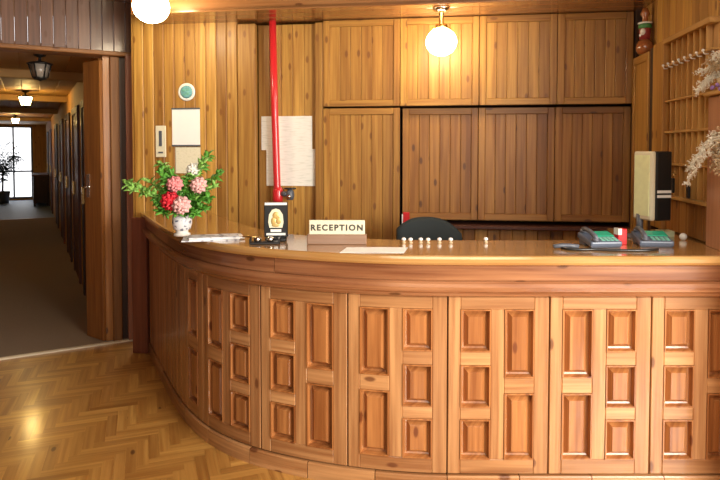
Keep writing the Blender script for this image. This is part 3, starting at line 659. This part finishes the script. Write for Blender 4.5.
# little white-topped stamps
stamp = None
for x, y, lab in ((.227, 3.10, 'small white knob at the end of the row, closest to the loose paper'), (.262, 3.095, 'second small white knob from the loose paper'), (.315, 3.10, 'third small white knob from the loose paper'), (.352, 3.09, 'fourth small white knob from the loose paper'), (.412, 3.10, 'fifth small white knob from the loose paper'), (.47, 3.095, 'sixth small white knob from the loose paper'), (.655, 3.11, 'lone small white knob set apart from the row on the counter')):
    if stamp is None:
        stamp = thing('stamp', lab, 'stamp', (x, y, TZ), 0, 'small white-knobbed stamps on the counter')
        mb = MB(); mb.lathe([(0, 0), (.011, 0), (.011, .004), (.006, .006), (.005, .01), (0, .01)], n=12); mb.build('base', M['straw'], stamp)
        mb = MB(); mb.ball((0, 0, .0175), .012, sz=.8, n=12); mb.build('knob', M['white'], stamp)
    else: dup(stamp, (x, y, TZ), lab)
# telephones
def phone(label, x, y, rz, group='desk telephones'):
    t = thing('telephone', label, 'telephone', (x, y, TZ), rz, group); t.scale = (.86, .9, .8)
    T = Matrix.Rotation(math.radians(14), 4, 'X')
    mb = MB(); mb.box(-.095, .095, -.085, .085, .004, .042, axis=0, bev=.01, seg=2, mat=Matrix.Translation((0, 0, .018)) @ T); mb.box(-.085, .085, .0, .075, 0, .05, bev=.006); mb.box(-.09, .09, -.08, -.06, 0, .02, bev=.004); mb.build('body', M['bluegrey'], t)
    mb = MB(); mb.box(-.03, .085, -.005, .072, .042, .049, axis=0, bev=.002, mat=Matrix.Translation((0, 0, .018)) @ T); mb.build('display', M['teal'], t)
    mb = MB()
    for r in range(3):
        for c in range(4): mb.box(-.022 + c * .026, -.002 + c * .026, -.07 + r * .02, -.056 + r * .02, .042, .047, bev=.002, mat=Matrix.Translation((0, 0, .018)) @ T)
    mb.build('keypad', M['mint'], t)
    mb = MB(); TT = Matrix.Translation((0, 0, .018)) @ T
    hs = [TT @ Vector(p) for p in ((-.065, -.08, .058), (-.065, -.06, .072), (-.065, 0, .078), (-.065, .06, .072), (-.065, .082, .058))]
    mb.tube(hs, .014, 10); mb.ball(TT @ Vector((-.065, -.07, .052)), .022, sz=.7, n=12); mb.ball(TT @ Vector((-.065, .07, .052)), .022, sz=.7, n=12); mb.build('handset', M['grey'], t)
    return t
ph = phone('blue-grey desk telephone with green display, farther from the monitor, behind the black cord', 1.20, 3.0, math.radians(6))
phone('blue-grey desk telephone with green display, below the monitor', 1.475, 3.02, math.radians(-8))
rb = thing('red_box', 'small red and white box standing between the two telephones', 'box', (1.325, 3.04, TZ), math.radians(8))
mb = MB(); mb.box(-.024, .024, -.022, .022, 0, .082, bev=.003); mb.build('carton', M['red'], rb)
mb = MB(); mb.box(-.0245, -.004, -.0225, .0225, .05, .0835, bev=.002); mb.build('white_corner', M['white'], rb)
mb = MB(); pts = [(.98, 2.90), (1.0, 2.86), (1.05, 2.845), (1.12, 2.85), (1.2, 2.83), (1.3, 2.82), (1.38, 2.83), (1.43, 2.86)]
cp = catmull([pts[0]] + pts + [pts[-1]], 6); mb.tube([(p.x, p.y, TZ + .006) for p in cp], .006, 8); mb.build('cord', M['black'], ph, True)
mb = MB(); mb.tube([(0, 0, .012), (.04, .004, .016), (.08, 0, .016), (.12, -.006, .012)], .011, 10); o = mb.build('stapler', M['grey'], None, base=(0, 0, 0)); o.location = (.94, 2.90, TZ); tag(o, 'dark grey handset-like bar lying before the telephone', 'handset'); o.name = 'cordless_handset'
# monitor
mo = thing('monitor', 'cream monitor with dark side on the ledge below the key rack', 'monitor', hp(1.70, -.99, 1.118), H8 + math.radians(0))
MR = Matrix.Rotation(math.radians(-70), 4, 'Z')
mb = MB(); mb.box(-.075, .075, -.0, .03, .10, .475, bev=.008, mat=MR); mb.build('bezel', M['cream'], mo)
mb = MB(); mb.box(-.06, .06, -.004, .002, .125, .455, mat=MR); mb.build('screen', M['screen'], mo)
mb = MB(); mb.box(-.072, .077, .0302, .125, .10, .475, bev=.006, mat=MR); hs = mb.build('housing', M['black'], mo)
mb = MB(); mb.box(.075, .0795, .035, .12, .225, .24, mat=MR); mb.build('stripe', M['white'], hs)
mb = MB(); mb.box(.075, .0795, .035, .12, .25, .265, mat=MR); mb.build('stripe', M['white'], hs)
mb = MB(); mb.tube([Vector((0, .03, .01)), Vector((0, .03, .13))], .018, 10); mb.lathe([(0, 0), (.08, 0), (.075, .012), (.02, .02), (0, .02)], c=(0, .03, 0)); mb.build('stand', M['grey'], mo)
# bits on the ledge by the rack
flat('note_block', 'pale green note block on the ledge below the key rack', 'note block', *hp(1.86, -.88).xy, .07, .09, .03, H8, M['greenpaper'], 1.118)
mb = MB(); mb.ball((0, 0, .02), .02, n=14); o = mb.build('white_ball', M['white'], None, base=(0, 0, 0)); o.location = hp(1.89, -1.06, 1.118); tag(o, 'little round white ball on the ledge below the key rack', 'ball')
# red folder and chair behind the counter
rf = thing('red_carton', 'tiny red carton with white edge standing on the ledge behind the black chair', 'carton', hp(.345, .03, 1.046), H8)
mb = MB(); mb.box(-.022, .026, -.02, .02, 0, .09, bev=.003); mb.build('carton', M['red'], rf)
mb = MB(); mb.box(-.032, -.0225, -.018, .02, 0, .075, bev=.002); mb.build('white_edge', M['paper'], rf)
ch = thing('office_chair', 'black fabric office chair with rounded back behind the counter', 'office chair', (.46, 3.95, 0), math.radians(4))
mb = MB()
rr = []
for i in range(13):
    t = i / 12; x = -.215 + .43 * t; h = 1.155 - .085 * abs((t - .45) / .5) ** 2.6
    rr.append([Vector((x, -.02 - .05 * math.sin(t * math.pi) * -1, z)) for z in (.62, h - .03)] + [Vector((x, -.0 + .05 * math.sin(t * math.pi), h)), Vector((x, .05 + .05 * math.sin(t * math.pi), h - .02)), Vector((x, .05 + .05 * math.sin(t * math.pi), .62))])
mb.rings(rr); mb.build('backrest', M['blackcloth'], ch)
mb = MB(); mb.box(-.24, .24, -.42, .06, .44, .52, bev=.03, seg=3); mb.build('seat', M['blackcloth'], ch)
mb = MB(); mb.tube([(0, .08, .46), (0, .12, .6), (0, .09, .85)], .02, 8); mb.build('back_post', M['black'], ch)
mb = MB(); mb.lathe([(0, .1), (.035, .1), (.03, .3), (.025, .45), (0, .45)], c=(0, -.18, 0), n=16); mb.build('gas_column', M['black'], ch)
for s in (-1, 1):
    mb = MB(); mb.tube([(s * .22, -.1, .48), (s * .29, -.1, .6), (s * .295, -.1, .72)], .016, 8); mb.box(s * .295 - .03, s * .295 + .03, -.26, .06, .71, .74, bev=.01, seg=2); mb.build('armrest', M['black'], ch)
for k in range(5):
    a = k * 2 * math.pi / 5 + .3; mb = MB(); mb.tube([(0, -.18, .11), (.28 * math.cos(a), -.18 + .28 * math.sin(a), .075)], .022, 8, .014); lg = mb.build('leg', M['black'], ch)
    mb = MB(); mb.ball((.28 * math.cos(a), -.18 + .28 * math.sin(a), .032), .032, sx=.8, sy=.8, n=12); mb.build('caster', M['black'], lg)

# ---------------------------------------------------------------- dried flowers
def plume(mb, pts, w, n, r=.0022):
    pts = [Vector(p) for p in pts]; cpt = catmull3(pts)
    mb.tube(cpt, .003, 5)
    for i in range(n):
        t = .35 + .65 * random.random(); q = cpt[min(int(t * (len(cpt) - 1)), len(cpt) - 1)]
        d = Vector((random.gauss(0, 1), random.gauss(0, 1), random.gauss(-.25, 1))).normalized() * w * random.uniform(.5, 1.1)
        d.x = min(d.x, .012)
        mb.tube([q, q + d * .5, q + d + Vector((0, 0, -.008))], r, 4, r * .5)
        for j in range(3): mb.leaf(q + d * (.4 + .3 * j), Vector((random.gauss(0, 1), random.gauss(0, 1), random.gauss(-.5, 1))), Vector((0, -1, .3)), w * .45, w * .16)
def catmull3(P, n=8):
    P = [P[0]] + P + [P[-1]]; out = []
    for i in range(1, len(P) - 2):
        a, b, c, d = P[i - 1:i + 3]
        for k in range(n):
            t = k / n; out.append(.5 * ((2 * b) + (c - a) * t + (2 * a - 5 * b + 4 * c - d) * t * t + (3 * b - a - 3 * c + d) * t ** 3))
    out.append(P[-2]); return out
def raypt(x, y, Y):
    while True:
        p = Vector(((x - 360) / 600 * Y, Y, 1.6 - (y - 150) / 600 * Y))
        if (HM.inverted() @ p).x < 1.90: return p
        Y -= .02
d1b = hp(1.94, -1.42, 1.890)
da = thing('dried_flower_bowl', 'bowl of dried white blossoms with purple bits atop the end cupboard', 'dried flowers', d1b)
mb = MB(); mb.lathe([(0, 0), (.025, 0), (.045, .03), (.042, .05), (.036, .048), (0, .03)]); mb.build('bowl', M['straw'], da)
for i, (x, y, mt) in enumerate(((694, 92, 'dried'), (697, 90, 'dried'), (698, 72, 'dried'), (704, 60, 'straw'), (712, 55, 'dried'), (720, 52, 'dried'), (709, 70, 'straw'), (716, 66, 'straw'), (704, 80, 'dried'))):
    e = raypt(x, y, 3.02 + .03 * (i % 3)) - d1b; mb = MB(); plume(mb, [(0, 0, .03), e * .5 + Vector((0, 0, .06)), e], .032, 34); mb.build('plume', M[mt], da)
mb = MB()
for (x, y) in ((711, 88), (716, 85), (719, 89)): mb.ball(raypt(x, y, 2.96) - d1b, .011, n=8)
for (x, y) in ((711, 88), (716, 85), (719, 89)): mb.tube([raypt(x, y, 2.96) - d1b, Vector((0, 0, .04))], .002, 4)
mb.build('purple_buds', M['purple'], da)
root = hp(1.865, -1.64, 1.66)
dp = thing('dried_plume_bunch', 'bunch of drooping white dried plumes hung in front of the key rack', 'dried flowers', root)
for i, (x, y, mt) in enumerate(((687, 184, 'dried'), (690, 170, 'dried'), (693, 162, 'dried'), (699, 152, 'dried'), (712, 148, 'straw'), (716, 166, 'straw'), (719, 158, 'dried'), (722, 172, 'straw'), (714, 156, 'dried'))):
    e = raypt(x, y, 2.98 - .02 * (i % 3)) - root; mb = MB(); plume(mb, [(0, 0, 0), e * .45 + Vector((0, 0, .05)), e * .8 + Vector((0, 0, .025)), e], .028 if mt == 'dried' else .04, 46, .0026); mb.build('plume', M[mt], dp)
mb = MB(); mb.tube([(.012, 0, .0), (.02, -.02, -.04), (.025, -.03, -.1)], .012, 8); mb.build('tied_stems', M['straw'], dp)
mb = MB(); mb.tube([(.06, 0, .03), (0, 0, .03), (0, 0, .0)], .004, 6); mb.build('hook', M['brass'], dp)

# ---------------------------------------------------------------- far end of the corridor
pp = thing('potted_palm', 'dark leafy potted palm in front of the bright corridor window', 'potted plant', kp(-1.42, 15.5, .009), 0)
mb = MB(); mb.lathe([(0, 0), (.16, 0), (.2, .32), (.21, .36), (.18, .36), (.17, .32), (0, .3)]); mb.build('pot', M['grey'], pp)
mb = MB(); mb.tube([(0, 0, .3), (.02, 0, .7), (0, .02, 1.1)], .03, 8, .02); mb.build('trunk', M['darkwood'], pp)
mb = MB()
for k in range(34):
    a = k * 2.4; rr_ = random.uniform(.3, .55); h = random.uniform(.8, 1.8); p0 = Vector((0, 0, random.uniform(.6, 1.1)))
    p1 = Vector((rr_ * math.cos(a), rr_ * math.sin(a), h)); 
    for i in range(9):
        t = i / 8; q = p0.lerp(p1, t) + Vector((0, 0, .2 * math.sin(t * 3)))
        for s in (-1, 1): mb.leaf(q, Vector((-math.sin(a) * s + .5 * math.cos(a), math.cos(a) * s + .5 * math.sin(a), -.2)), Vector((0, 0, 1)), .2, .045)
mb.build('fronds', M['darkleaf'], pp)
sb = thing('sideboard', 'dark low sideboard against the wall near the corridor window', 'sideboard', kp(-.42, 14.9, .009), K29)
mb = MB(); mb.box(-.2, .18, -.9, .9, .08, .85, bev=.01); mb.build('body', M['darkwood'], sb)
mb = MB(); mb.box(-.23, .19, -.93, .93, .85, .89, axis=1, bev=.006); mb.build('top', M['redwood'], sb)
for (x, y) in ((-.17, -.85), (-.17, .85), (.15, -.85), (.15, .85)):
    mb = MB(); mb.box(x - .025, x + .025, y - .025, y + .025, 0, .08); mb.build('leg', M['darkwood'], sb)
